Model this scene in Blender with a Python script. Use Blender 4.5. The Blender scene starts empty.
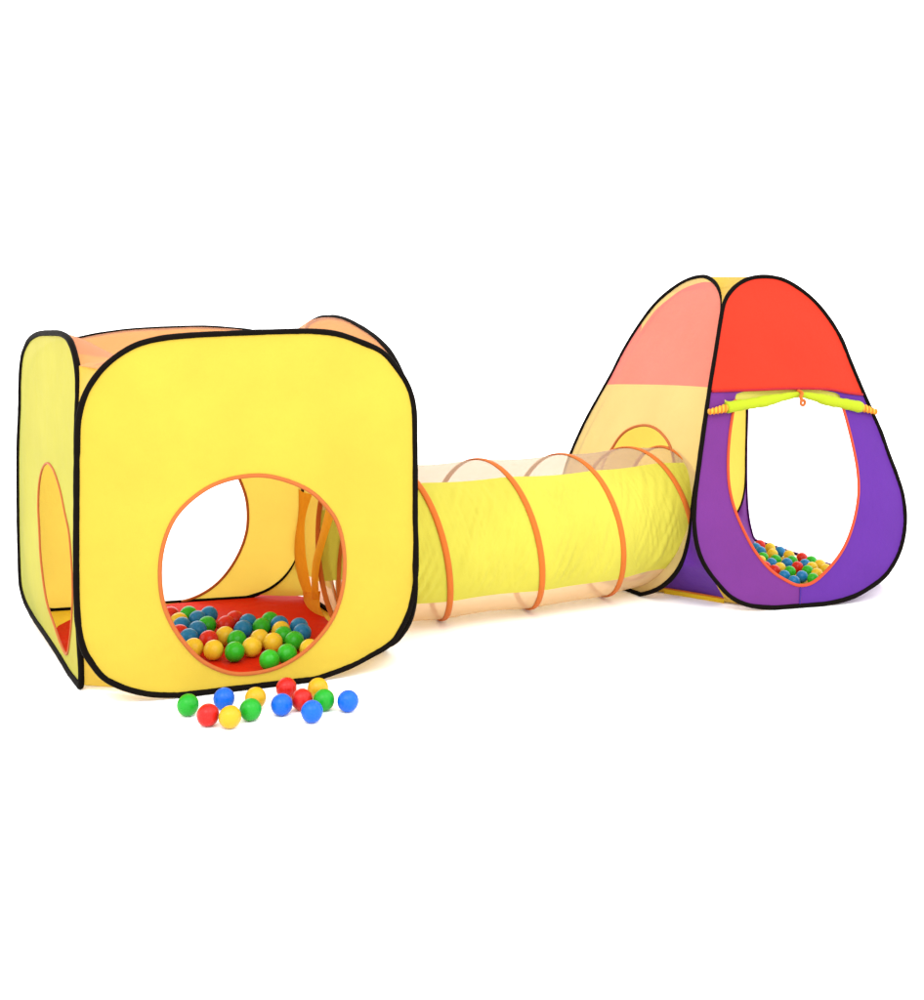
import bpy, bmesh, math, random
from mathutils import Vector, Matrix, noise
from mathutils.geometry import delaunay_2d_cdt

random.seed(7)
DEBUG = False
scene = bpy.context.scene
col = scene.collection

# ------------------------------------------------------------------ camera
CAM_H = 0.91
FPX = 1100.0                      # focal length in photo pixels (photo 924 x 1000)
cam_d = bpy.data.cameras.new("camera")
cam = bpy.data.objects.new("camera", cam_d)
col.objects.link(cam)
cam.location = (0, 0, CAM_H)
cam.rotation_euler = (math.radians(90), 0, 0)
cam_d.sensor_width = 36
cam_d.lens = 36 * FPX / 1000
cam_d.shift_y = -0.175
cam_d.clip_start = 0.05
cam_d.clip_end = 300
scene.camera = cam

# ------------------------------------------------------------------ light
world = bpy.data.worlds.new("World")
scene.world = world
world.use_nodes = True
wb = world.node_tree.nodes["Background"]
wb.inputs[0].default_value = (1, 1, 1, 1)
wb.inputs[1].default_value = 2.15
scene.view_settings.view_transform = 'Standard'
scene.view_settings.look = 'None'
scene.view_settings.exposure = 0.33
scene.view_settings.gamma = 1
scene.cycles.max_bounces = 14
scene.cycles.diffuse_bounces = 6
scene.cycles.transparent_max_bounces = 24
scene.cycles.use_denoising = True

def softbox(name, loc, target, sx, sy, power):
    l = bpy.data.lights.new(name, 'AREA')
    l.shape = 'RECTANGLE'; l.size = sx; l.size_y = sy; l.energy = power
    o = bpy.data.objects.new(name, l); col.objects.link(o)
    o.location = loc
    o.rotation_euler = (Vector(target) - Vector(loc)).to_track_quat('-Z', 'Y').to_euler()
    return o
softbox("softbox_lamp", (-1.2, 0.4, 3.0), (-0.1, 3.1, 0.2), 2.2, 1.4, 45)
softbox("softbox_lamp", (1.6, 1.0, 3.4), (0.4, 3.4, 0.1), 2.0, 2.0, 35)

# ------------------------------------------------------------------ materials
def new_mat(name):
    m = bpy.data.materials.new(name); m.use_nodes = True
    nt = m.node_tree
    for n in list(nt.nodes): nt.nodes.remove(n)
    out = nt.nodes.new('ShaderNodeOutputMaterial')
    return m, nt, out

def cloth(name, rgb, trans=0.35, rough=0.62, spec=0.12, sheen=0.04, opacity=1.0, var=0.05, bump=0.25, tint=(1, 1, 1)):
    m, nt, out = new_mat(name)
    N, L = nt.nodes.new, nt.links.new
    tc = N('ShaderNodeTexCoord')
    n1 = N('ShaderNodeTexNoise'); n1.inputs['Scale'].default_value = 5.0; n1.inputs['Detail'].default_value = 4
    L(tc.outputs['Object'], n1.inputs['Vector'])
    ramp = N('ShaderNodeMapRange'); ramp.inputs[1].default_value = 0.3; ramp.inputs[2].default_value = 0.7
    ramp.inputs[3].default_value = 1 - var; ramp.inputs[4].default_value = 1 + var
    L(n1.outputs['Fac'], ramp.inputs[0])
    mul = N('ShaderNodeVectorMath'); mul.operation = 'SCALE'
    mul.inputs[0].default_value = [c*0.80 for c in rgb]
    L(ramp.outputs[0], mul.inputs['Scale'])
    # woven threads and soft creases as bump
    n2 = N('ShaderNodeTexNoise'); n2.inputs['Scale'].default_value = 26; n2.inputs['Detail'].default_value = 6
    L(tc.outputs['Object'], n2.inputs['Vector'])
    n3 = N('ShaderNodeTexNoise'); n3.inputs['Scale'].default_value = 420; n3.inputs['Detail'].default_value = 1
    L(tc.outputs['Object'], n3.inputs['Vector'])
    add = N('ShaderNodeMath'); add.operation = 'MULTIPLY_ADD'; add.inputs[1].default_value = 0.12
    L(n3.outputs['Fac'], add.inputs[0]); L(n2.outputs['Fac'], add.inputs[2])
    bp = N('ShaderNodeBump'); bp.inputs['Strength'].default_value = bump; bp.inputs['Distance'].default_value = 0.01
    L(add.outputs[0], bp.inputs['Height'])
    p = N('ShaderNodeBsdfPrincipled')
    p.inputs['Roughness'].default_value = rough
    p.inputs['Specular IOR Level'].default_value = spec
    p.inputs['Sheen Weight'].default_value = sheen
    L(mul.outputs[0], p.inputs['Base Color']); L(bp.outputs[0], p.inputs['Normal'])
    last = p.outputs[0]
    if trans > 0:
        t = N('ShaderNodeBsdfTranslucent'); L(mul.outputs[0], t.inputs['Color']); L(bp.outputs[0], t.inputs['Normal'])
        mx = N('ShaderNodeMixShader'); mx.inputs[0].default_value = trans
        L(p.outputs[0], mx.inputs[1]); L(t.outputs[0], mx.inputs[2]); last = mx.outputs[0]
    if opacity < 1:
        tr = N('ShaderNodeBsdfTransparent'); tr.inputs['Color'].default_value = (*tint, 1)
        my = N('ShaderNodeMixShader'); my.inputs[0].default_value = opacity
        L(tr.outputs[0], my.inputs[1]); L(last, my.inputs[2]); last = my.outputs[0]
    L(last, out.inputs['Surface'])
    return m

def plastic(name, rgb):
    rgb = [c*0.82 for c in rgb]
    m, nt, out = new_mat(name)
    N, L = nt.nodes.new, nt.links.new
    tc = N('ShaderNodeTexCoord')
    n = N('ShaderNodeTexNoise'); n.inputs['Scale'].default_value = 60; n.inputs['Detail'].default_value = 3
    L(tc.outputs['Object'], n.inputs['Vector'])
    mr = N('ShaderNodeMapRange'); mr.inputs[3].default_value = 0.2; mr.inputs[4].default_value = 0.38
    L(n.outputs['Fac'], mr.inputs[0])
    bp = N('ShaderNodeBump'); bp.inputs['Strength'].default_value = 0.06; bp.inputs['Distance'].default_value = 0.002
    L(n.outputs['Fac'], bp.inputs['Height'])
    p = N('ShaderNodeBsdfPrincipled'); p.inputs['Base Color'].default_value = (*rgb, 1)
    p.inputs['Specular IOR Level'].default_value = 0.22
    L(mr.outputs[0], p.inputs['Roughness']); L(bp.outputs[0], p.inputs['Normal'])
    t = N('ShaderNodeBsdfTranslucent'); t.inputs['Color'].default_value = (*rgb, 1)
    mx = N('ShaderNodeMixShader'); mx.inputs[0].default_value = 0.12
    L(p.outputs[0], mx.inputs[1]); L(t.outputs[0], mx.inputs[2])
    L(mx.outputs[0], out.inputs['Surface'])
    return m

M = {
    'yellow': cloth('yellow_nylon', (0.58, 0.43, 0.046), trans=0.26, sheen=0.04),
    'yellow_side': cloth('pale_yellow_nylon', (0.51, 0.52, 0.068), trans=0.45, opacity=0.95),
    'yellow_back': cloth('amber_yellow_nylon', (0.76, 0.545, 0.085), trans=0.5),
    'gusset': cloth('yellow_gusset_nylon', (0.70, 0.50, 0.07), trans=0.5),
    'peach': cloth('peach_netting', (0.66, 0.29, 0.16), trans=0.35, opacity=0.6, tint=(.95, .72, .55)),
    'red_floor': cloth('red_floor_nylon', (0.66, 0.022, 0.004), trans=0.1, spec=0.05, sheen=0.0),
    'red': cloth('red_nylon', (0.58, 0.028, 0.009), trans=0.2),
    'purple': cloth('violet_nylon', (0.095, 0.019, 0.25), trans=0.2),
    'plum': cloth('plum_nylon', (0.150, 0.026, 0.210), trans=0.25),
    'salmon': cloth('salmon_netting', (0.66, 0.158, 0.152), trans=0.3, opacity=0.88),
    'cream': cloth('cream_netting', (0.64, 0.475, 0.20), trans=0.3, opacity=0.78),
    'tunnel_net': cloth('ecru_netting', (0.54, 0.40, 0.27), trans=0.22, opacity=0.47, tint=(.88, .81, .75), bump=0.1),
    'tunnel_floor_net': cloth('brightened_peach_netting', (0.86, 0.60, 0.35), trans=0.22, opacity=0.5, tint=(.95, .87, .76), bump=0.1),  # peach netting, colour brightened to offset the shade along the tunnel bottom
    'tunnel_yellow': cloth('lemon_tunnel_nylon', (0.56, 0.515, 0.06), trans=0.28, bump=0.26),
    'orange': cloth('orange_binding', (0.66, 0.165, 0.022), trans=0.3, spec=0.12),
    'orange_trim': cloth('dull_orange_binding', (0.50, 0.135, 0.03), trans=0.2),
    'orange_strap': cloth('amber_strap_nylon', (0.95, 0.42, 0.02), trans=0.6),
    'black': cloth('black_piping', (0.0045, 0.003, 0.0022), trans=0, rough=0.7, spec=0.03, sheen=0.0),
    'lime': cloth('lime_nylon', (0.43, 0.52, 0.014), trans=0.25, bump=0.35),
    'lime_pale': cloth('pale_lime_nylon', (0.56, 0.54, 0.10), trans=0.3),
    'seam_red': cloth('dark_red_seam', (0.33, 0.008, 0.014), trans=0),
    'seam_violet': cloth('indigo_seam', (0.045, 0.01, 0.19), trans=0),
    'tip': cloth('orange_elastic', (0.62, 0.17, 0.015), trans=0.15),
    'trim_red': cloth('coral_binding', (0.52, 0.062, 0.02), trans=0.1),
    'border': cloth('amber_border_nylon', (0.95, 0.68, 0.03), trans=0.1),
    'mat_yellow': cloth('golden_floor_nylon', (0.66, 0.42, 0.015), trans=0.15),
}
BALL = {'red': plastic('red_plastic', (0.55, 0.011, 0.008)), 'green': plastic('green_plastic', (0.010, 0.33, 0.018)),
        'blue': plastic('blue_plastic', (0.003, 0.112, 0.60)), 'yellow': plastic('yellow_plastic', (0.62, 0.36, 0.012)),
        'pale_red': plastic('lit_red_plastic', (0.66, 0.022, 0.010)), 'pale_green': plastic('lit_green_plastic', (0.030, 0.46, 0.018)),
        'pale_blue': plastic('lit_blue_plastic', (0.012, 0.20, 0.46)), 'pale_yellow': plastic('lit_yellow_plastic', (0.82, 0.56, 0.030))}  # pale set: brighter, yellow-bounced light inside the tents put into the ball colours

def striped(m, c2, scale):
    nt = m.node_tree
    w = nt.nodes.new('ShaderNodeTexWave'); w.wave_type = 'BANDS'; w.bands_direction = 'X'; w.inputs['Scale'].default_value = scale
    tc = nt.nodes.new('ShaderNodeTexCoord'); nt.links.new(tc.outputs['Object'], w.inputs['Vector'])
    sc = [n for n in nt.nodes if n.type == 'VECT_MATH'][0]
    mx = nt.nodes.new('ShaderNodeMix'); mx.data_type = 'RGBA'
    nt.links.new(w.outputs['Fac'], mx.inputs[0]); nt.links.new(sc.outputs[0], mx.inputs[6]); mx.inputs[7].default_value = (*c2, 1)
    for n in nt.nodes:
        if n.type == 'BSDF_PRINCIPLED': nt.links.new(mx.outputs[2], n.inputs['Base Color'])
striped(M['tip'], (0.66, 0.36, 0.03), 24.0)

# ------------------------------------------------------------------ helpers
def link_mesh(name, verts, faces, mat, parent=None, smooth=True):
    me = bpy.data.meshes.new(name)
    me.from_pydata([tuple(v) for v in verts], [], faces)
    me.update()
    if smooth:
        for p in me.polygons: p.use_smooth = True
    me.materials.append(mat)
    o = bpy.data.objects.new(name, me); col.objects.link(o)
    if parent is not None:
        o.parent = parent
        if parent.type == 'EMPTY': o.matrix_parent_inverse = Matrix.Translation(-parent.location)
    return o

def thing(name, label, cat, loc, group=None):
    o = bpy.data.objects.new(name, None); col.objects.link(o)
    o.location = loc; o.empty_display_size = 0.1
    o['label'] = label; o['category'] = cat
    if group: o['group'] = group
    return o

def catmull(pts, closed=True, step=0.011):
    """smooth curve through 2D/3D points, resampled evenly"""
    P = [Vector(p) for p in pts]; n = len(P); dense = []
    segs = n if closed else n - 1
    for i in range(segs):
        if closed: p0, p1, p2, p3 = P[i-1], P[i], P[(i+1) % n], P[(i+2) % n]
        else: p0, p1, p2, p3 = P[max(i-1, 0)], P[i], P[i+1], P[min(i+2, n-1)]
        t0 = 0.0; t1 = t0 + max((p1-p0).length, 1e-5)**.5; t2 = t1 + max((p2-p1).length, 1e-5)**.5; t3 = t2 + max((p3-p2).length, 1e-5)**.5
        for k in range(10):
            t = t1 + (t2-t1)*k/10
            if t1-t0 < 1e-2: a1 = p1
            else: a1 = p0*((t1-t)/(t1-t0)) + p1*((t-t0)/(t1-t0))
            a2 = p1*((t2-t)/(t2-t1)) + p2*((t-t1)/(t2-t1))
            if t3-t2 < 1e-2: a3 = p2
            else: a3 = p2*((t3-t)/(t3-t2)) + p3*((t-t2)/(t3-t2))
            b1 = a1*((t2-t)/(t2-t0)) + a2*((t-t0)/(t2-t0))
            b2 = a2*((t3-t)/(t3-t1)) + a3*((t-t1)/(t3-t1))
            dense.append(b1*((t2-t)/(t2-t1)) + b2*((t-t1)/(t2-t1)))
    if not closed: dense.append(P[-1].copy())
    return resample(dense, closed, step=step)

def resample(pts, closed=False, step=None, n=None):
    P = list(pts) + ([pts[0]] if closed else [])
    L = [0.0]
    for a, b in zip(P, P[1:]): L.append(L[-1] + (b-a).length)
    tot = L[-1]
    if n is None: n = max(3, int(round(tot/step)) + (0 if closed else 1))
    out = []; j = 0
    for i in range(n):
        t = tot*i/(n if closed else n-1)
        while j < len(L)-2 and L[j+1] < t: j += 1
        d = L[j+1]-L[j]
        f = (t-L[j])/d if d > 1e-9 else 0
        out.append(P[j].lerp(P[j+1], min(max(f, 0), 1)))
    return out

def inside(p, poly):
    x, y = p[0], p[1]; c = False; n = len(poly); j = n-1
    for i in range(n):
        xi, yi = poly[i][0], poly[i][1]; xj, yj = poly[j][0], poly[j][1]
        if (yi > y) != (yj > y) and x < (xj-xi)*(y-yi)/(yj-yi)+xi: c = not c
        j = i
    return c

def tube(name, path, r, mat, parent, closed=True, seg=8, r2=None, up=None, rad=None):
    """round or flattened tube along a 3D path; up(i) gives the direction of radius r2"""
    n = len(path); V = []; F = []; frame = None
    for i, p in enumerate(path):
        a = path[i-1] if (closed or i > 0) else p
        b = path[(i+1) % n] if (closed or i < n-1) else p
        t = (b-a).normalized()
        if up is not None: u = up(i)
        else:
            u = frame if frame is not None else (Vector((0, 0, 1)) if abs(t.z) < .9 else Vector((1, 0, 0)))
        u = (u - t*u.dot(t)).normalized(); frame = u
        s = t.cross(u)
        k = rad(i) if rad else 1.0
        for q in range(seg):
            w = 2*math.pi*q/seg
            V.append(p + u*(math.cos(w)*(r2 or r)*k) + s*(math.sin(w)*r*k))
    for i in range(n if closed else n-1):
        for q in range(seg):
            i2 = (i+1) % n; q2 = (q+1) % seg
            F.append((i*seg+q, i*seg+q2, i2*seg+q2, i2*seg+q))
    if not closed:
        F.append(tuple(range(seg))[::-1]); F.append(tuple((n-1)*seg+q for q in range(seg)))
    return link_mesh(name, V, F, mat, parent)

def ray(u, v):
    return Vector(((u-462)/FPX, 1.0, -(v-325)/FPX))
def ground(u, v, z=0.0):
    d = ray(u, v); k = (z-CAM_H)/d.z
    return Vector((0, 0, CAM_H)) + d*k

class Panel:
    """a sewn fabric panel stretched on its own sprung hoop: a plane in space plus a soft billow"""
    def __init__(s, O, U, lean, outline_px=None, outline=None, bulge=0.012, wob=0.004, seed=0, piping=0.0075):
        s.O = Vector(O); s.U = Vector(U).normalized()
        s.V = (Vector((0, 0, 1)) + lean).normalized()
        s.N = s.U.cross(s.V).normalized()
        s.bulge, s.wob, s.seed, s.pr = bulge, wob, seed, piping
        raw = [s.loc(*p) for p in outline_px] if outline_px else [Vector(p) for p in outline]
        s.out = [Vector((p.x, max(p.y, piping*1.02))) for p in catmull(raw)]
    def loc(s, u, v):
        d = ray(u, v); o = Vector((0, 0, CAM_H))
        k = (s.O-o).dot(s.N)/d.dot(s.N); P = o + d*k - s.O
        b = P.dot(s.V); a = (P - s.V*b).dot(s.U)
        return Vector((a, b))
    def locs(s, px): return [s.loc(*p) for p in px]
    def disp(s, a, b):
        p = Vector((a, b)); d = 1e9
        for q in s.out[::2]:
            e = (q.x-a)**2 + (q.y-b)**2
            if e < d: d = e
        d = max(0, math.sqrt(d)-.005)
        k = 1-math.exp(-d/0.11)
        w = noise.noise(Vector((a*3.1+s.seed, b*3.1, s.seed*1.7)))*s.wob*2 + noise.noise(Vector((a*9+s.seed, b*7, 3)))*s.wob*.6
        return s.bulge*k + w*min(1, d/.06)
    def P(s, a, b, off=0.0, flat=False):
        return s.O + s.U*a + s.V*b + s.N*(off + (0 if flat else s.disp(a, b)))
    def curve3(s, pts, off=0.0, flat=False): return [s.P(p.x, p.y, off, flat) for p in pts]
    def rim(s, parent, mat, name='piping', r=None):
        c = s.curve3(s.out, 0, True)
        return tube(name, c, r or s.pr, mat, parent, True, 8, up=lambda i: s.N, rad=lambda i: 1 + .10*noise.noise(Vector((i*.23, s.seed, 0))) + .05*noise.noise(Vector((i*.7, s.seed, 4))))
    def sheet(s, regions, holes=(), seams=(), h=0.024, off=0.0):
        """regions: (name, mat, parent, test(a,b)); one triangulation, split crisply along the seams"""
        vs, es = [], []
        def loop(pts, closed):
            n0 = len(vs)
            vs.extend(Vector((p.x, p.y)) for p in pts)
            for i in range(len(pts) - (0 if closed else 1)): es.append((n0+i, n0+(i+1) % len(pts)))
        loop(s.out, True)
        for hpts in holes: loop(hpts, True)
        for sm in seams: loop(sm, False)
        x0 = min(p.x for p in s.out); x1 = max(p.x for p in s.out); y0 = min(p.y for p in s.out); y1 = max(p.y for p in s.out)
        ny = int((y1-y0)/h)
        for j in range(1, ny):
            for i in range(int((x1-x0)/h)+1):
                p = Vector((x0+(i+(.5 if j % 2 else 0))*h, y0+j*h))
                if inside(p, s.out) and not any(inside(p, q) for q in holes): vs.append(p)
        r = delaunay_2d_cdt(vs, es, [], 0, 1e-5)
        V2, T = r[0], r[2]
        P3 = [s.P(p.x, p.y, off) for p in V2]
        made = {}
        sets = [[] for _ in regions]
        for t in T:
            c = (V2[t[0]]+V2[t[1]]+V2[t[2]])/3
            if not inside(c, s.out) or any(inside(c, q) for q in holes): continue
            for k, rg in enumerate(regions):
                if rg[3] is None or rg[3](c.x, c.y): sets[k].append(t); break
        objs = []
        for rg, fs in zip(regions, sets):
            used = sorted({i for f in fs for i in f}); mp = {o: i for i, o in enumerate(used)}
            objs.append(link_mesh(rg[0], [P3[i] for i in used], [tuple(mp[i] for i in f) for f in fs], rg[1], rg[2]))
        return objs
    def chain(s, side, lo=None, hi=None):
        """outline from the top down one side ('l' or 'r'), as 3D points"""
        n = len(s.out)
        top = max(range(n), key=lambda i: s.out[i].y); xm = s.out[top].x
        bot = min(range(n), key=lambda i: (round(s.out[i].y, 3), abs(s.out[i].x-xm)))
        w1 = []; i = top
        while True:
            w1.append(i)
            if i == bot: break
            i = (i+1) % n
        w2 = []; i = top
        while True:
            w2.append(i)
            if i == bot: break
            i = (i-1) % n
        m1 = sum(s.out[i].x for i in w1)/len(w1); m2 = sum(s.out[i].x for i in w2)/len(w2)
        right, left = (w1, w2) if m1 > m2 else (w2, w1)
        w = right if side == 'r' else left
        pts = [s.P(s.out[i].x, s.out[i].y, 0, True) for i in w]
        if lo is not None: pts = [p for p in pts if p.z >= lo]
        if hi is not None: pts = [p for p in pts if p.z <= hi]
        return pts

def ruled(name, A, B, mat, parent, n=40, m=6, sag=0.012, center=None, mat2=None, split=None):
    A = resample(A, n=n); B = resample(B, n=n); V = []; F = []
    for i in range(n):
        w = (B[i]-A[i]).length
        for j in range(m):
            t = j/(m-1); p = A[i].lerp(B[i], t)
            if center is not None:
                d = (Vector((center.x, center.y, p.z))-p).normalized()
                p = p + d*(math.sin(math.pi*t)*min(sag, w*.25))
            V.append(p)
    for i in range(n-1):
        for j in range(m-1):
            F.append((i*m+j, i*m+j+1, (i+1)*m+j+1, (i+1)*m+j))
    return link_mesh(name, V, F, mat, parent)

def fill_xy(name, poly, mat, parent, zfun, h=0.03):
    """horizontal fabric: triangulated in plan, height from zfun(x,y)"""
    vs = [Vector((p.x, p.y)) for p in poly]; n = len(vs)
    es = [(i, (i+1) % n) for i in range(n)]
    x0 = min(p.x for p in vs); x1 = max(p.x for p in vs); y0 = min(p.y for p in vs); y1 = max(p.y for p in vs)
    pl = list(vs)
    for i in range(int((x1-x0)/h)):
        for j in range(int((y1-y0)/h)):
            p = Vector((x0+(i+.5)*h, y0+(j+.5)*h))
            if inside(p, pl): vs.append(p)
    r = delaunay_2d_cdt(vs, es, [], 0, 1e-5)
    V2 = r[0]; T = [t for t in r[2] if inside((V2[t[0]]+V2[t[1]]+V2[t[2]])/3, pl)]
    return link_mesh(name, [Vector((p.x, p.y, zfun(p.x, p.y))) for p in V2], [tuple(t) for t in T], mat, parent)

def idw(bound):
    def f(x, y):
        sw = sz = 0
        for p in bound:
            d = (p.x-x)**2+(p.y-y)**2
            if d < 1e-8: return p.z
            w = 1/d**1.5; sw += w; sz += w*p.z
        return sz/sw
    return f

# ------------------------------------------------------------------ the setting
mfl, nt, out = new_mat('white_studio_floor')
pb = nt.nodes.new('ShaderNodeBsdfPrincipled'); pb.inputs['Base Color'].default_value = (0.965, 0.965, 0.965, 1)
pb.inputs['Roughness'].default_value = 0.8; pb.inputs['Specular IOR Level'].default_value = 0.1
nz = nt.nodes.new('ShaderNodeTexNoise'); nz.inputs['Scale'].default_value = 300
bpn = nt.nodes.new('ShaderNodeBump'); bpn.inputs['Strength'].default_value = 0.03
nt.links.new(nz.outputs['Fac'], bpn.inputs['Height']); nt.links.new(bpn.outputs[0], pb.inputs['Normal'])
nt.links.new(pb.outputs[0], out.inputs['Surface'])
fl = link_mesh('floor', [(-60, -20, 0), (60, -20, 0), (60, 120, 0), (-60, 120, 0)], [(0, 1, 2, 3)], mfl, None, False)
fl['kind'] = 'structure'; fl['label'] = 'seamless white studio floor under the play tents'

# ================================================================== CUBE TENT
FL = Vector((-.903, 2.600, 0)); FR = Vector((-.124, 2.901, 0))
FL2 = Vector((-.950, 2.742, 0)); BL = Vector((-1.386, 3.464, 0)); BR = Vector((-.535, 3.700, 0))
cc = (FL+FR+BL+BR)/4
cube = thing('cube_tent', 'yellow cube play tent with black piping and round openings, left of the tunnel', 'play tent', (cc.x, cc.y, 0))
Z0 = Vector((0, 0, 0))

front = Panel(FL, FR-FL, Z0, [(77,453),(79,417),(86,393),(98,374),(112,360),(134,346),(158,339),(189,335.5),(229,333.5),(268,332),(315,331.5),
    (339,334.5),(363,343),(382,352),(396,367),(408,386),(413.5,405),(415,443),(415.3,490),(415.3,519),(416.3,558),(415.3,581),(409.5,610),
    (401,629),(391,643),(372,655),(351,666),(327,675),(303,682.5),(279.5,687.5),(244,693),(215,695),(189,695),(153,694.5),(134,691),(117,685),
    (103,677),(91,662),(84,650),(79,629),(77,605),(76.3,558),(76.5,510)], seed=1.3)
fhole = catmull(front.locs([(168,529),(177,513),(191,498.5),(209,486),(229,478.5),(250,475),(267.6,475.5),(291.4,482),(310.5,491.5),(325,505),
    (335.5,520),(342,541),(344,565),(341,591),(333,615),(322,632),(303,651.5),(279.5,666),(255.7,672.5),(232,673),(212,666),(198,657),
    (181.4,638.6),(169.5,619.5),(162.4,600.5),(159.5,577),(161,553)]))
fp = front.sheet([('front_panel', M['yellow'], cube, None)], [fhole])[0]
front.rim(fp, M['black'])
tube('hole_trim', front.curve3(fhole, .001), .0052, M['orange_trim'], fp, True, 8, r2=.004, up=lambda i: front.N)

left = Panel(FL2, FL2-BL, Z0, [(20.7,405),(21,381),(23,357.6),(28,343),(36,335),(50.5,333),(63,334.5),(70,341),(74.5,353),(78,372),(78.5,393),
    (77.5,417),(77,441),(77.5,477),(77.5,524),(77.6,558),(78,605),(79.3,634),(81,657.6),(81.4,680),(80.5,687),(74,679),(61,657.6),(45.7,634),
    (34,617),(25.5,600.5),(21.4,584),(20.2,557.6),(19.2,510),(19,453),(19.7,429)], bulge=.004, wob=.002, seed=4.1, piping=.0085)
lhole = catmull(left.locs([(41,529),(39.8,505),(40.5,485),(43.5,470),(49,463),(55,469.5),(61,488),(66,512),(70.5,534),(73,569.5),(73.5,605),(72,634),
    (68,654),(62,645),(56.4,629),(48,600.5),(42.5,560)]))
lp = left.sheet([('side_panel', M['yellow_side'], cube, None)], [lhole])[0]
left.rim(lp, M['black'])
tube('hole_trim', left.curve3(lhole, .001), .0032, M['orange_trim'], lp, True, 8, up=lambda i: left.N)

back = Panel(BR, BL-BR, Z0, [(34,358),(50,345),(75,339),(100,334),(130,330),(165,328),(200,327),(229,328.5),(251,331),(275,338),(292,352),
    (300,380),(303,430),(303.5,500),(302,540),(296,561),(285,577),(268,590),(245,598),(220,604),(180,608),(120,610),(60,611),(40,606),(29,590),
    (25,560),(24,480),(26,400)], bulge=.01, seed=7.7, piping=.0058)
bhole = catmull(back.locs([(239,478),(246,497),(248,515),(246.5,533),(239.5,553),(227,573),(213,587),(196,597),(179,602),(164,603),(145,601),(122,588),
    (106,565),(99,535),(101,500),(111,470),(130,446),(155,432),(185,430),(211,441),(228,457)]))
bk = back.sheet([('back_panel', M['yellow_back'], cube, None)], [bhole])[0]
back.rim(bk, M['black'])
tube('hole_trim', back.curve3(bhole, -.001), .0048, M['orange_trim'], bk, True, 8, up=lambda i: back.N)

right = Panel(FR, BR-FR, Z0, [(307,328),(316,319.5),(330,317),(345,319.5),(365,330),(380,341.5),(393,357),(403,378),(409.5,400),(412,440),(413,500),
    (414.5,555),(415.5,588),(412,614),(403,632.5),(391,644),(370,640),(350,629),(330,617),(317,607),(308,592),(304,560),(302.5,500),(302,420),(303,355)],
    bulge=.012, seed=9.2)
rhole = catmull([Vector(((.45+.240*math.cos(2*math.pi*k/28)), .252+.240*math.sin(2*math.pi*k/28))) for k in range(28)])
rp = right.sheet([('tunnel_side_panel', M['yellow_back'], cube, lambda a, b: b > .075), ('skirt', M['peach'], cube, None)], [rhole],
    [[Vector((a*.02-.02, .075)) for a in range(48)]])[0]
right.rim(rp, M['black'])
tube('hole_trim', right.curve3(rhole, -.002), .009, M['orange'], rp, True, 8, r2=.004, up=lambda i: right.N)
# loose tie straps hanging beside the tunnel mouth, inside
def strap(px, off, seed):
    P2 = right.locs(px[0]); Q2 = right.locs(px[1])
    A = [right.P(p.x, p.y, off + .008*math.sin(i*1.7+seed), True) for i, p in enumerate(P2)]
    B = [right.P(p.x, p.y, off - .006 + .010*math.sin(i*1.3+seed+1), True) for i, p in enumerate(Q2)]
    A = catmull(A, False, .012); B = catmull(B, False, .012)
    o = ruled('strap', A, B, M['orange_strap'], cube, n=40, m=7, sag=.015, center=cc)
    return o
strap(([(303.5,488),(302,512),(301,545),(305,575),(309.5,597)], [(317,494),(311,520),(315,550),(320,578),(321.5,597)]), -.020, 0.3)
strap(([(336,498),(329,533),(325,560),(322,597)], [(346,505),(336,546),(332.5,572),(331,597)]), -.030, 1.1)
strap(([(308,590),(313,603),(321,616),(333,634)], [(330,590),(332,605),(336,618),(341,633)]), -.024, 2.2)

# roof: netting hung between the four hoops
ZT = .80
rim_pts = []
for pn in (front, right, back, left):
    l = [p for p in pn.chain('l', lo=ZT)]; r_ = [p for p in pn.chain('r', lo=ZT)]
    c = resample(l[::-1] + r_[1:], n=30)
    off = (cc-c[15]); off.z = 0; off.normalize()
    rim_pts += [p + off*.003 for p in c]
_rz = idw(rim_pts)
def roof_z(x, y):
    d = math.sqrt(min((p.x-x)**2+(p.y-y)**2 for p in rim_pts))
    return _rz(x, y) - .075*(1-math.exp(-(d/.13)**2))
roof = fill_xy('roof', rim_pts, M['peach'], cube, roof_z)
# corner gussets between neighbouring hoops
for a, b in ((left, front), (front, right), (right, back), (back, left)):
    ruled('corner_gusset', a.chain('r', lo=.011, hi=ZT+.01), b.chain('l', lo=.011, hi=ZT+.01), M['gusset'], cube, n=60, m=7, sag=.012, center=cc)
border = [ground(86, 685.5), ground(108, 687), ground(200, 691.5), ground(310, 679), ground(383, 651), ground(309, 599), ground(292, 595.5), ground(262, 594), ground(215, 600.5), ground(70, 609), ground(33, 613), ground(31, 617)]
fill_xy('floor_border', resample(border, True, step=.03), M['border'], cube, lambda x, y: .003, h=.05)
# red floor mat, just above the studio floor, with raised creases
mat_poly = [ground(67, 661), ground(100, 684), ground(190, 690), ground(300, 678), ground(372, 650), ground(345, 634), ground(327, 621.5), ground(311, 599.5),
            ground(290, 596), ground(262, 595), ground(215, 602), ground(120, 610.5), ground(72, 620), ground(56, 629)]
mat_poly = [Vector((p.x, p.y)) for p in mat_poly]
red_mat = fill_xy('floor_mat', resample([p.to_3d() for p in mat_poly], True, step=.03), M['red_floor'], cube,
        lambda x, y: .0055 + .0035*noise.noise(Vector((x*6, y*6, 1))), h=.02)
red_mat['label'] = 'red floor mat of the cube tent'

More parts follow.
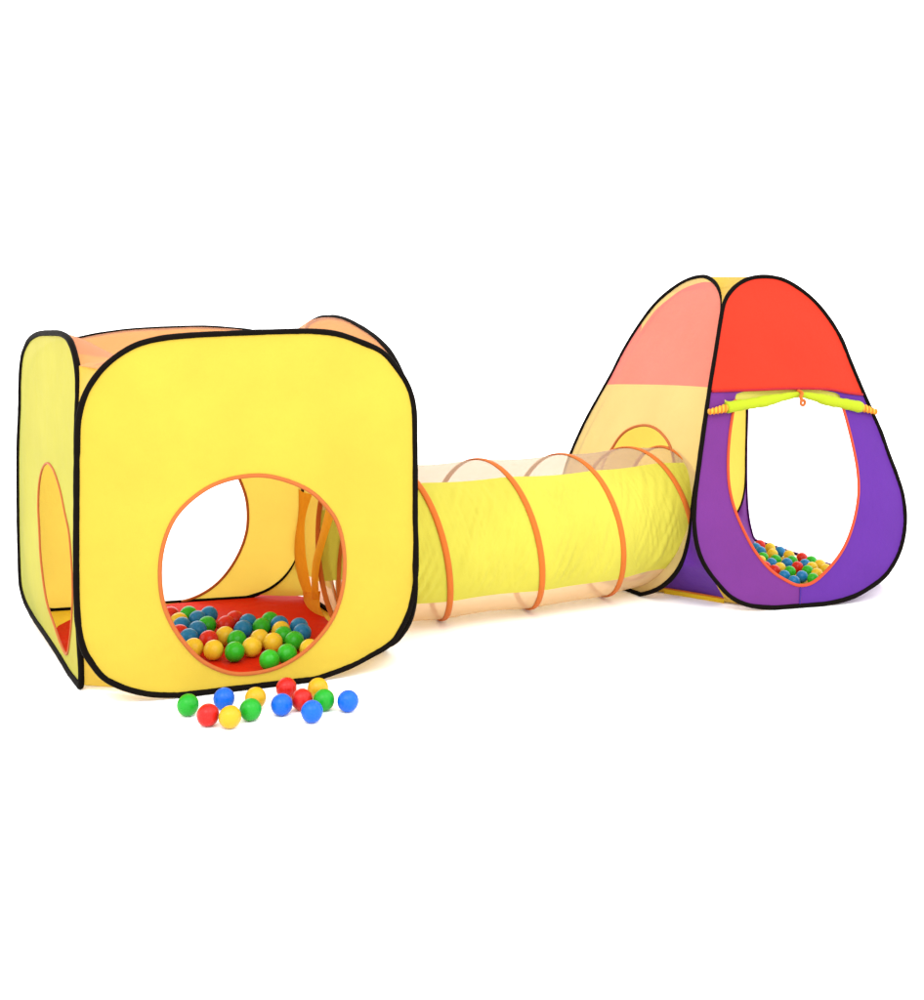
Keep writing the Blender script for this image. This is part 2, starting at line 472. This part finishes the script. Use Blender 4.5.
# ================================================================== TUNNEL
P1 = Vector((-.0987, 3.393, 0)); ax = Vector((.909, .417, 0)).normalized(); near = Vector((ax.y, -ax.x, 0)); R = .238
A0, A1 = -.285, .92
PITCH, A_TOP = .303, .178
tunnel = thing('crawl_tunnel', 'yellow crawl tunnel with netting top and orange coils, joining the two tents', 'play tunnel', (P1+ax*.35)[:])
UPV = Vector((0, 0, 1))
def tp(a, th, dr=0.0, wr=0.0, edge=1.0):
    ph = (th/(2*math.pi) - (a-A_TOP)/PITCH) % 1.0
    r = R + .0 - .006*math.sin(math.pi*ph)**1.5 + dr
    if wr:
        s = math.sin(math.pi*ph)
        # taut creases running slantwise between the turns of the coil
        q = (abs(noise.noise(Vector((a*30 + th*3.2, th*.9 - a*2, 5.0)))) - .25)*1.1 + .7*noise.noise(Vector((a*9 - th*1.1, th*1.6, 9.0))) \
            + .45*(abs(noise.noise(Vector((a*46 - th*2.2, th*1.2 + a*3, 2.0)))) - .25)
        r += wr*q*min(1, s*1.4)*edge
    rr = R*(1.0 + .012*(a-.1))
    k = min(1, max(0, (a-.42)/.4)); k = k*k*(3-2*k)          # the far end turns slightly into the pyramid tent
    c = P1 + ax*a + UPV*(rr+.008) - near*(.075*k)
    p = c + UPV*(math.cos(th)*r) + near*(math.sin(th)*r)
    p.z = max(p.z, .004)
    return p
def tunnel_strip(name, t0, t1, mat, na, nth, wr):
    V = []; F = []
    for i in range(na+1):
        for j in range(nth+1):
            V.append(tp(A0+(A1-A0)*i/na, math.radians(t0+(t1-t0)*j/nth), 0, wr, min(1, min(j, nth-j)/(nth*.14))))
    for i in range(na):
        for j in range(nth):
            F.append((i*(nth+1)+j, i*(nth+1)+j+1, (i+1)*(nth+1)+j+1, (i+1)*(nth+1)+j))
    return link_mesh(name, V, F, mat, tunnel)
tunnel_strip('side_panel', 33, 127, M['tunnel_yellow'], 320, 90, .0090)
tunnel_strip('side_panel', 290, 234, M['tunnel_yellow'], 160, 24, .004)
tunnel_strip('net_panel', -70, 33, M['tunnel_net'], 160, 36, .001)
tunnel_strip('net_panel', 127, 234, M['tunnel_floor_net'], 160, 30, .001)
hp = []; hu = []
turns0 = (A0-A_TOP)/PITCH; turns1 = (A1-A_TOP)/PITCH; NS = 420
for i in range(NS+1):
    k = turns0+(turns1-turns0)*i/NS; th = 2*math.pi*k; a = A_TOP + PITCH*k
    hp.append(tp(a, th, .0025)); hu.append((UPV*math.cos(th)+near*math.sin(th)))
tube('coil', hp, .0100, M['orange'], tunnel, False, 10, r2=.0034, up=lambda i: hu[i])
for a in (A0, A1):
    e = [tp(a, 2*math.pi*k/72, .003) for k in range(72)]
    tube('end_hoop', e, .009, M['orange'], tunnel, True, 8, r2=.005, up=lambda i: UPV*math.cos(2*math.pi*i/72)+near*math.sin(2*math.pi*i/72))

# ================================================================== PYRAMID TENT
A = Vector((.718, 3.433, 0)); B = Vector((1.472, 3.640, 0)); D = Vector((.268, 4.365, 0)); C = Vector((1.150, 4.630, 0))
pc = (A+B+C+D)/4
pyr = thing('pyramid_tent', 'pyramid play tent, red over purple with an open doorway, right of the tunnel', 'play tent', (pc.x, pc.y, 0))
inN = Vector((-.265, .964, 0)).normalized(); inE = Vector((.900, .437, 0)).normalized()
pf = Panel(A, B-A, inN*(.265/1.077), [(722.6,309),(724.5,302),(728,295),(736,286),(748,279),(764,276.5),(781,279),(795,286),(812,299),(826,315),(840,337),
    (852,366),(866,399),(881,433),(888,453),(897,477),(902.5,495),(905,519),(902.6,540),(897,557),(885.5,575),(870.5,587),(852,597),(829,603),(800,606.5),
    (771,607.5),(748,605),(731,597),(717,582.5),(705,566),(698.5,551),(694.8,532),(694.3,507),(698,473),(703,437),(709,392),(715.5,352)], seed=2.2, bulge=.014)
seam = catmull(pf.locs([(690,391.5),(711,391.5),(747.6,391),(795,389.5),(828.6,390.5),(846,393.5),(866,395),(890,396)]), False)
def above(a, b):
    for p, q in zip(seam, seam[1:]):
        if p.x <= a <= q.x: return b > p.y+(q.y-p.y)*(a-p.x)/max(1e-9, q.x-p.x)
    return False
hole_px = [(735,394.5),(734,400),(732,412),(728.6,436),(726.9,462),(728.5,488),(733.5,509.5),(743,532),(755,554),(769,570),(786,581),(797.6,585.5),(811,583),
    (828,568),(842.5,547),(851,524),(855.7,495),(855,471),(850,443),(842,412),(838.5,402),(837,395)]
phole = catmull(pf.locs(hole_px))
mid = pf.loc(800, 590).x
pcap, pl_, pr_ = pf.sheet([('front_cap', M['red'], pyr, above), ('door_panel', M['plum'], pyr, lambda a, b: a < mid), ('door_panel', M['purple'], pyr, None)],
    [phole], [seam, [Vector((mid, .004+.02*k)) for k in range(6)]], h=.02)
pl_['label'] = 'plum purple left half of the door panel'; pr_['label'] = 'violet right half of the door panel'
pf.rim(pcap, M['black'], r=.0073)
trim_pts = [p for p in catmull(pf.locs(hole_px[1:-1]), False)]
tube('hole_trim', pf.curve3(trim_pts, .001), .0052, M['trim_red'], pl_, False, 8, r2=.004, up=lambda i: pf.N)
sp = [p for p in seam if inside(p, pf.out)]
tube('seam', pf.curve3(sp, .003), .0045, M['seam_red'], pcap, False, 6, r2=.003, up=lambda i: pf.N)
tube('seam', pf.curve3([pf.loc(799.5, 587+2*k) for k in range(10)], .002), .003, M['seam_violet'], pr_, False, 6, r2=.0015, up=lambda i: pf.N)

# rolled-up door flap tied under the red cap
flap = link_mesh('door_flap', [], [], M['lime'], pyr)
old = flap; bpy.data.objects.remove(old)
ctr = pf.locs([(724,408.5),(735,406.5),(748,404.5),(762,402),(776,399),(788,396.5),(795,395.5),(802,396),(812,398),(825,401.3),(838,404),(848,406),(858,408)])
c3 = catmull([pf.P(p.x, p.y, .017, True) for p in ctr], False, .008)
nn = len(c3)
def rollr(i):
    t = i/(nn-1); d = abs(t-.53)
    return (.55 + .55*min(1, d/.22)) * (1+.05*math.sin(i*.43)+.04*math.sin(i*1.1+1)+.03*math.sin(i*2.1))
flap = tube('door_flap', c3, .0168, M['lime'], pyr, False, 14, up=lambda i: pf.N, rad=rollr, r2=.015)
flap['label'] = 'lime rolled-up door flap with orange ends'
def flap_tip(px):
    pts = catmull([pf.P(p.x, p.y, .016, True) for p in pf.locs(px)], False, .0028)
    n = len(pts)
    return tube('elastic_end', pts, .0138, M['tip'], flap, False, 12, up=lambda i: pf.N, rad=lambda i: (.62+.42*(i/(n-1)))*(1+.22*math.sin(2*math.pi*i*.0028/.0135)))
flap_tip([(706.5,412.8),(712,411.8),(719,410.2),(728,407.8)])
flap_tip([(873.5,412.8),(868,411.2),(862,409.3),(855,407.4)])
# flat upper band of the flap between the seam and the roll
ba = [pf.P(p.x, p.y, .004, True) for p in catmull(pf.locs([(723,391.6),(748,391.2),(772,390.4),(795,389.8),(826,390.8),(847,394)]), False, .02)]
bb = [pf.P(p.x, p.y, .010, True) for p in catmull(pf.locs([(724,407),(748,403),(772,398.5),(795,394),(826,401),(849,405)]), False, .02)]
ruled('flap_band', ba, bb, M['lime_pale'], flap, n=40, m=6, sag=.003, center=pc)
# tie cord with its toggle
t0 = pf.loc(795, 391); t1 = pf.loc(795.3, 399)
tie = tube('tie', catmull([pf.P(t0.x, t0.y, .012, True), pf.P(t0.x+.004, (t0.y+t1.y)/2, .034, True), pf.P(t1.x-.002, t1.y, .036, True), pf.P(t1.x+.006, t1.y-.014, .032, True)], False, .004),
     .0055, M['orange'], flap, False, 8, up=lambda i: pf.N)
kc = pf.P(t1.x+.006, t1.y-.018, .032, True)
tube('toggle', [kc + (UPV*math.cos(w)+inE*math.sin(w))*.009 for w in [2*math.pi*k/16 for k in range(16)]], .0048, M['orange_trim'], tie, True, 8, up=lambda i: pf.N)

pleft = Panel(A, A-D, inE*(.394/1.085), [(703,276.5),(711,279.5),(718.5,288),(721.8,298),(722,310),(716,350.5),(709.3,391),(702.5,436),(697.5,474),(692.5,507),(691,524),
    (687.8,543),(682,562),(673.5,576),(662,586.5),(650.5,592),(638.6,594.5),(629,593.5),(623,591.5),(611,586.5),(600.5,580.5),(585,573),(572,560),
    (563,540),(560,515),(561,490),(565.5,469),(571,453.7),(584,424.5),(598,398.5),(611.5,374.5),(624.5,349),(641.5,322),(655.5,304),(670,291),(686.5,280.5)],
    seed=5.5, bulge=.012, wob=.003)
seam2 = catmull(pleft.locs([(596,384.8),(611,384.9),(640,385.3),(670,386),(706,387.3),(716,387.6)]), False)
def above2(a, b):
    for p, q in zip(seam2, seam2[1:]):
        if p.x <= a <= q.x: return b > p.y+(q.y-p.y)*(a-p.x)/max(1e-9, q.x-p.x)
    return b > .75
crest = catmull(pleft.locs([(640,332),(655,311),(669,299),(684,289),(703,282.5),(714,282.5),(724,285)]), False)
def above3(a, b):
    for p, q in zip(crest, crest[1:]):
        if p.x <= a <= q.x: return b > p.y+(q.y-p.y)*(a-p.x)/max(1e-9, q.x-p.x)
    return False
phole2 = catmull(pleft.locs([(615,448),(620,440),(627,433),(637,428),(648,426.5),(657,429),(665,435.5),(671.5,445),(675.5,459.5),(676.3,478.6),(674.3,507),(669.5,533),
    (662,554),(654,567.5),(644,576),(632,580),(620,578),(610,570),(603,553),(599.5,530),(599,505),(602,478),(607,461)]))
pcl, pll, plc = pleft.sheet([('net_crest', M['cream'], pyr, above3), ('net_cap', M['salmon'], pyr, above2), ('net_wall', M['cream'], pyr, None)], [phole2], [seam2, crest], h=.022)
pleft.rim(plc, M['black'], r=.0073)
tube('hole_trim', pleft.curve3(phole2, .001), .005, M['orange_trim'], plc, True, 8, up=lambda i: pleft.N)

# rear and right-hand panels: same hoop shape as the front, on the other two sides of the base
pback = Panel(C, D-C, Vector((.417, -.909, 0))*(.13/1.07), outline_px=[(746.5,400),(745.8,450),(744.5,490),(740,507),(732,519),(715,532),(690,543),(660,551),(625,557),
    (595,559),(575,550),(568,530),(566.5,500),(569.5,472),(575.5,456),(588.5,427),(602.5,401),(616,377),(629,352),(646,325),(660,307),(675,294),(692,284),
    (712,280),(728,284),(738,298),(743.5,340)], seed=8.8, bulge=.01, wob=.002)
pb1 = pback.sheet([('rear_wall', M['yellow_back'], pyr, None)])[0]
pback.rim(pb1, M['black'], r=.004)
inW = Vector((-.936, -.352, 0))
pright = Panel(B-inW*.075, C-B, inW*(.10/1.08), outline_px=[(773,281.5),(790,287),(805,297),(820,316),(834,338),(846,367),(860,400),(875,434),(889,470),(896,497),
    (899,525),(897,550),(890,570),(875,580),(857,577),(835,571),(812,564.5),(788,558),(770,553),(758,547),(751,530),(747.5,512),(745.8,480),(746,440),(747.2,400),
    (749.5,350),(753,310),(760,289)], seed=3.1, bulge=.006, wob=.002, piping=.004)
rs = [Vector((-.3+.03*k, .70)) for k in range(52)]
cx = sum(p.x for p in pright.out)/len(pright.out)
big = catmull([Vector((cx+(p.x-cx)*.972, min(.69, max(.012, p.y*.985)))) for p in pright.out[::3]])
pr1, pr2 = pright.sheet([('side_cap', M['red'], pyr, lambda a, b: b > .70), ('side_frame', M['plum'], pyr, None)], [big], [rs])
pright.rim(pr1, M['black'], r=.0038)

if DEBUG:
    for q, e, nm in ((pback, pleft, 'l'), (pright, pf, 'r')):
        for p in e.chain(nm)[::12]:
            print('DBG', nm, tuple(round(c, 3) for c in p), 'outward', round((p-q.O).dot(q.N), 3))
# gussets at the four edges: yellow at the top, purple at the foot
def corner(a, b, top, low, zs):
    ca, cb = a.chain('r'), b.chain('l')
    up_a = [p for p in ca if p.z >= zs]; up_b = [p for p in cb if p.z >= zs]
    lo_a = [p for p in ca if p.z <= zs+.012]; lo_b = [p for p in cb if p.z <= zs+.012]
    ruled('upper_gusset', up_a, up_b, top, pyr, n=60, m=6, sag=.02, center=pc)
    return lo_a, lo_b
for a, b in ((pleft, pf), (pf, pright), (pright, pback), (pback, pleft)):
    la, lb = corner(a, b, M['gusset'], M['plum'], .32)
    if a is pleft:
        # the foot of this gusset ends at the cut corner of the floor, whose yellow edge shows below it
        q0, q1 = ground(664, 593.5, .001), ground(724, 603.5, .001)
        e0, e1 = q0 + UPV*.019, q1 + UPV*.017
        la = [p for p in la if p.z > .13] + [e0]; lb = [p for p in lb if p.z > .13] + [e1]
        g = ruled('lower_gusset', la, lb, M['purple'], pyr, n=50, m=8, sag=.012, center=pc)
        ruled('floor_edge', [e0, q0], [e1, q1], M['mat_yellow'], pyr, n=6, m=12, sag=.003, center=pc)
        tube('edge_trim', resample([e0, e1], n=14), .003, M['orange'], g, False, 6)
    else:
        la = [p for p in la if p.z > .0085]; lb = [p for p in lb if p.z > .0055]
        if a is pright:
            lb = [p for p in lb if p.z > .12]
            la.append(ground(757, 549, .002)); lb.append(ground(735, 549, .002))
        ruled('lower_gusset', la, lb, M['plum'], pyr, n=50, m=6, sag=.02, center=pc)
# small yellow crown closing the gap between the four hoops
crown = []
for pn in (pf, pright, pback, pleft):
    l = [p for p in pn.chain('l') if p.z > 1.035]; r_ = [p for p in pn.chain('r') if p.z > 1.035]
    crown += resample(l[::-1]+r_[1:], n=10)
km = sum((p for p in crown), Vector((0, 0, 0)))/len(crown)
crown.sort(key=lambda p: math.atan2(p.y-km.y, p.x-km.x))
link_mesh('crown', crown + [km], [(i, (i+1) % len(crown), len(crown)) for i in range(len(crown))], M['gusset'], pyr)
fm = []
for p, q, t0_, t1_ in ((A, B, .36, .70), (B, C, .30, .985), (C, D, .02, .86), (D, A, .14, .66)):
    fm += [p.lerp(q, t0_).lerp(pc, .035 if p is A else .006), p.lerp(q, t1_).lerp(pc, .035 if q is B else .006)]
fm += [q_ + (pc-q_).normalized()*.004 for q_ in (ground(664, 593.5), ground(724, 603.5))]
pm = fill_xy('floor_mat', resample(fm, True, step=.03), M['mat_yellow'], pyr, lambda x, y: .0055+.003*noise.noise(Vector((x*5, y*5, 2))), h=.03)

# ================================================================== BALLS
def ball_mesh(name, r, mat):
    me = bpy.data.meshes.new(name); bm = bmesh.new()
    bmesh.ops.create_uvsphere(bm, u_segments=40, v_segments=26, radius=r)
    for v in bm.verts:                       # moulding seam round the middle, slightly soft shell
        z = v.co.z/r
        v.co *= 1 + .010*math.exp(-(z/.05)**2) + .006*noise.noise(v.co/r*1.5)
    for f in bm.faces: f.smooth = True
    bm.to_mesh(me); bm.free(); me.materials.append(mat)
    return me
CACHE = {}
def balls(items, r, group, floor_z, relax=40, pale=False):
    pos = [ground(u, v, floor_z+r) for _, u, v, _ in items]
    for _ in range(relax):
        for i in range(len(pos)):
            for j in range(i):
                d = pos[i]-pos[j]; L = d.length
                if L < 2.03*r:
                    s = d.normalized()*(2.03*r-L)*.5
                    pos[i] += s; pos[j] -= s
    for (c, u, v, lab), p in zip(items, pos):
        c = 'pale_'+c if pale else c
        key = (c, r)
        if key not in CACHE: CACHE[key] = ball_mesh('ball', r, BALL[c])
        o = bpy.data.objects.new('ball', CACHE[key]); col.objects.link(o)
        o.location = p
        o.rotation_euler = (random.uniform(0, 6.3), random.uniform(0, 6.3), random.uniform(0, 6.3))
        o['label'] = lab; o['category'] = 'ball'; o['group'] = group

balls([
 ('green',188,705,'green ball on the white floor, leftmost of the row before the cube tent'),
 ('red',208,715,'red ball on the floor between the leftmost green ball and a yellow ball'),
 ('blue',224,698.5,'blue ball on the floor behind a red and a yellow ball, leftmost blue one'),
 ('yellow',230,717,'yellow ball at the very front of the loose balls, right of a red ball'),
 ('green',250.6,709.6,'green ball in front of a yellow ball, near the middle of the loose row'),
 ('yellow',255.5,698,'yellow ball against the tent piping, half hidden by a green ball in front'),
 ('red',286.4,688,'red ball highest in the loose row, touching the black piping of the cube tent'),
 ('blue',281.7,704.6,'blue ball on the floor directly in front of a red ball at the tent piping'),
 ('red',302,699.5,'red ball in the loose row wedged behind the foremost blue ball on the right'),
 ('yellow',318,688.5,'yellow ball against the tent piping, behind a green ball at the right end'),
 ('blue',312,711.5,'blue ball in front of a red and a green ball outside the cube tent'),
 ('green',324,700,'green ball outside the tent between a yellow ball and a blue ball, on the right'),
 ('blue',348,701,'lone blue ball on the white floor at the far right of the loose row'),
], .0252, 'loose balls on the floor in front of the cube tent', 0)

balls([
 ('red',170.3,615.5,'red ball at the far left of the cube tent, half hidden by the opening rim'),
 ('green',188.4,615,'green ball at the back left of the pile in the cube tent'),
 ('blue',207,616,'blue ball at the very back of the left cluster in the cube tent'),
 ('yellow',179.5,622,'yellow ball in the left cluster, behind a blue ball by the opening rim'),
 ('blue',199,619,'blue ball right of the back left green ball in the cube tent'),
 ('blue',181.6,626,'blue ball in front of a yellow ball at the left rim of the opening'),
 ('green',206.5,625.7,'green ball in the left cluster, surrounded by blue balls'),
 ('blue',198,630,'blue ball in the middle of the left cluster, in front of a green ball'),
 ('red',179.5,634,'red ball pressed to the left rim of the opening between two blue balls'),
 ('blue',188.7,638,'blue ball behind the leftmost front yellow ball in the cube tent'),
 ('red',208.7,640,'red ball directly behind the orange-yellow ball at the front left'),
 ('yellow',193.5,648,'yellow ball at the front left rim of the opening, leftmost of the front balls'),
 ('yellow',213.6,650,'orange-yellow ball fully in view at the front left of the red mat'),
 ('red',226,625,'front one of two red balls blending with the red mat behind a yellow ball'),
 ('red',234.7,620,'rear one of two red balls blending with the red mat'),
 ('yellow',225,636,'yellow ball in front of two red balls in the middle of the cube tent'),
 ('green',236.8,640,'green ball just behind the front green ball in the middle of the mat'),
 ('green',234.7,651.7,'green ball fully in view at the front middle, right of an orange-yellow ball'),
 ('blue',248,623,'rear one of two blue balls beside the red balls, in the centre back'),
 ('blue',244.4,629.5,'front one of two blue balls beside the red balls, in the centre'),
 ('green',270,621,'green ball farthest back on the right half of the red mat'),
 ('green',261,627.4,'green ball between blue balls, just in front of the farthest back green ball'),
 ('blue',278.7,625,'blue ball behind a yellow ball, right of the farthest back green ball'),
 ('yellow',281,630.6,'yellow ball with a green ball right in front of it and a blue ball behind'),
 ('green',283.5,636,'green ball hidden in part between yellow balls on the right half'),
 ('yellow',259.7,639,'rear one of two touching yellow balls in the middle of the mat'),
 ('yellow',252,647,'front one of two touching yellow balls, right of the front green ball'),
 ('yellow',273,642.5,'yellow ball behind the two frontmost green balls'),
 ('blue',299,627,'rear one of two blue balls at the right end of the pile'),
 ('blue',302,633,'front one of two blue balls at the right end of the pile'),
 ('green',294.4,641,'green ball in front of the two blue balls at the right end'),
 ('yellow',309.5,649,'yellow ball half hidden by the right rim of the cube tent opening'),
 ('green',287,654,'green ball at the front right, touching the frontmost green ball'),
 ('green',269.5,660,'green ball nearest the viewer inside the cube tent, at the lower rim'),
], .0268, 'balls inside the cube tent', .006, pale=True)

balls([
 ('red',760,545,'red ball at the back left corner of the pyramid tent floor'),
 ('blue',755.7,548,'blue ball at the far left by the doorway trim, beside the back corner red ball'),
 ('yellow',770,548,'yellow ball in the back row right of the back corner red ball'),
 ('blue',760.6,551.6,'blue ball just in front of the leftmost blue ball in the pyramid tent'),
 ('blue',780,551.6,'blue ball in the back row between two yellow balls in the pyramid tent'),
 ('yellow',772.5,554,'yellow ball behind a green ball, in front of the back row yellow ball'),
 ('yellow',789,555.4,'yellow ball in the back row between a blue ball and a red ball'),
 ('red',802,558,'red ball in the back row between a yellow ball and a green ball'),
 ('green',763,557.6,'leftmost green ball in the pyramid tent, behind a yellow ball'),
 ('yellow',760.6,561,'yellow ball at the left doorway trim, in front of the leftmost green ball'),
 ('green',775.7,560,'green ball between the leftmost green ball and a central green ball'),
 ('green',792,561,'green ball in the centre of the pyramid tent floor, left of a blue ball'),
 ('green',811.4,561.4,'rightmost green ball of the back row, right of the red ball'),
 ('blue',771.4,563.5,'blue ball in front of two green balls on the left of the doorway'),
 ('blue',787,563.5,'blue ball in the centre in front of a green ball, left of a red ball'),
 ('blue',805,564.6,'blue ball right of centre between green balls in the pyramid tent'),
 ('yellow',820,565,'yellow ball at the far right by the doorway trim, back one of the right cluster'),
 ('red',797.4,567,'red ball in the middle of the pyramid tent floor between two blue balls'),
 ('yellow',780,568,'yellow ball in front of a central blue ball, behind the front blue balls'),
 ('red',765.4,567,'red ball at the left doorway trim, behind the front red ball'),
 ('red',774.6,570.6,'front red ball on the left, beside the doorway trim in the pyramid tent'),
 ('green',790,571.7,'green ball right behind the front blue balls of the pyramid tent'),
 ('green',807.6,571,'green ball right of the middle red ball, behind the right front blue ball'),
 ('yellow',817,574,'yellow ball at the right doorway trim, in front of the right cluster'),
 ('blue',784.4,576,'left one of the three front blue balls in the pyramid tent'),
 ('blue',802,576.5,'right one of the three front blue balls in the pyramid tent'),
 ('blue',794,581.5,'blue ball nearest the viewer at the bottom of the doorway'),
 ('green',813,579,'green ball at the lower right doorway trim, right of the front blue balls'),
 ('yellow',826,569.5,'yellow ball tucked behind the right doorway trim'),
 ('yellow',812,567.5,'yellow ball between a blue ball and a green ball in the right cluster'),
 ('green',646,574,'green ball seen through the cream netting by the tunnel mouth'),
 ('red',657,568,'red ball seen through the cream netting by the tunnel mouth'),
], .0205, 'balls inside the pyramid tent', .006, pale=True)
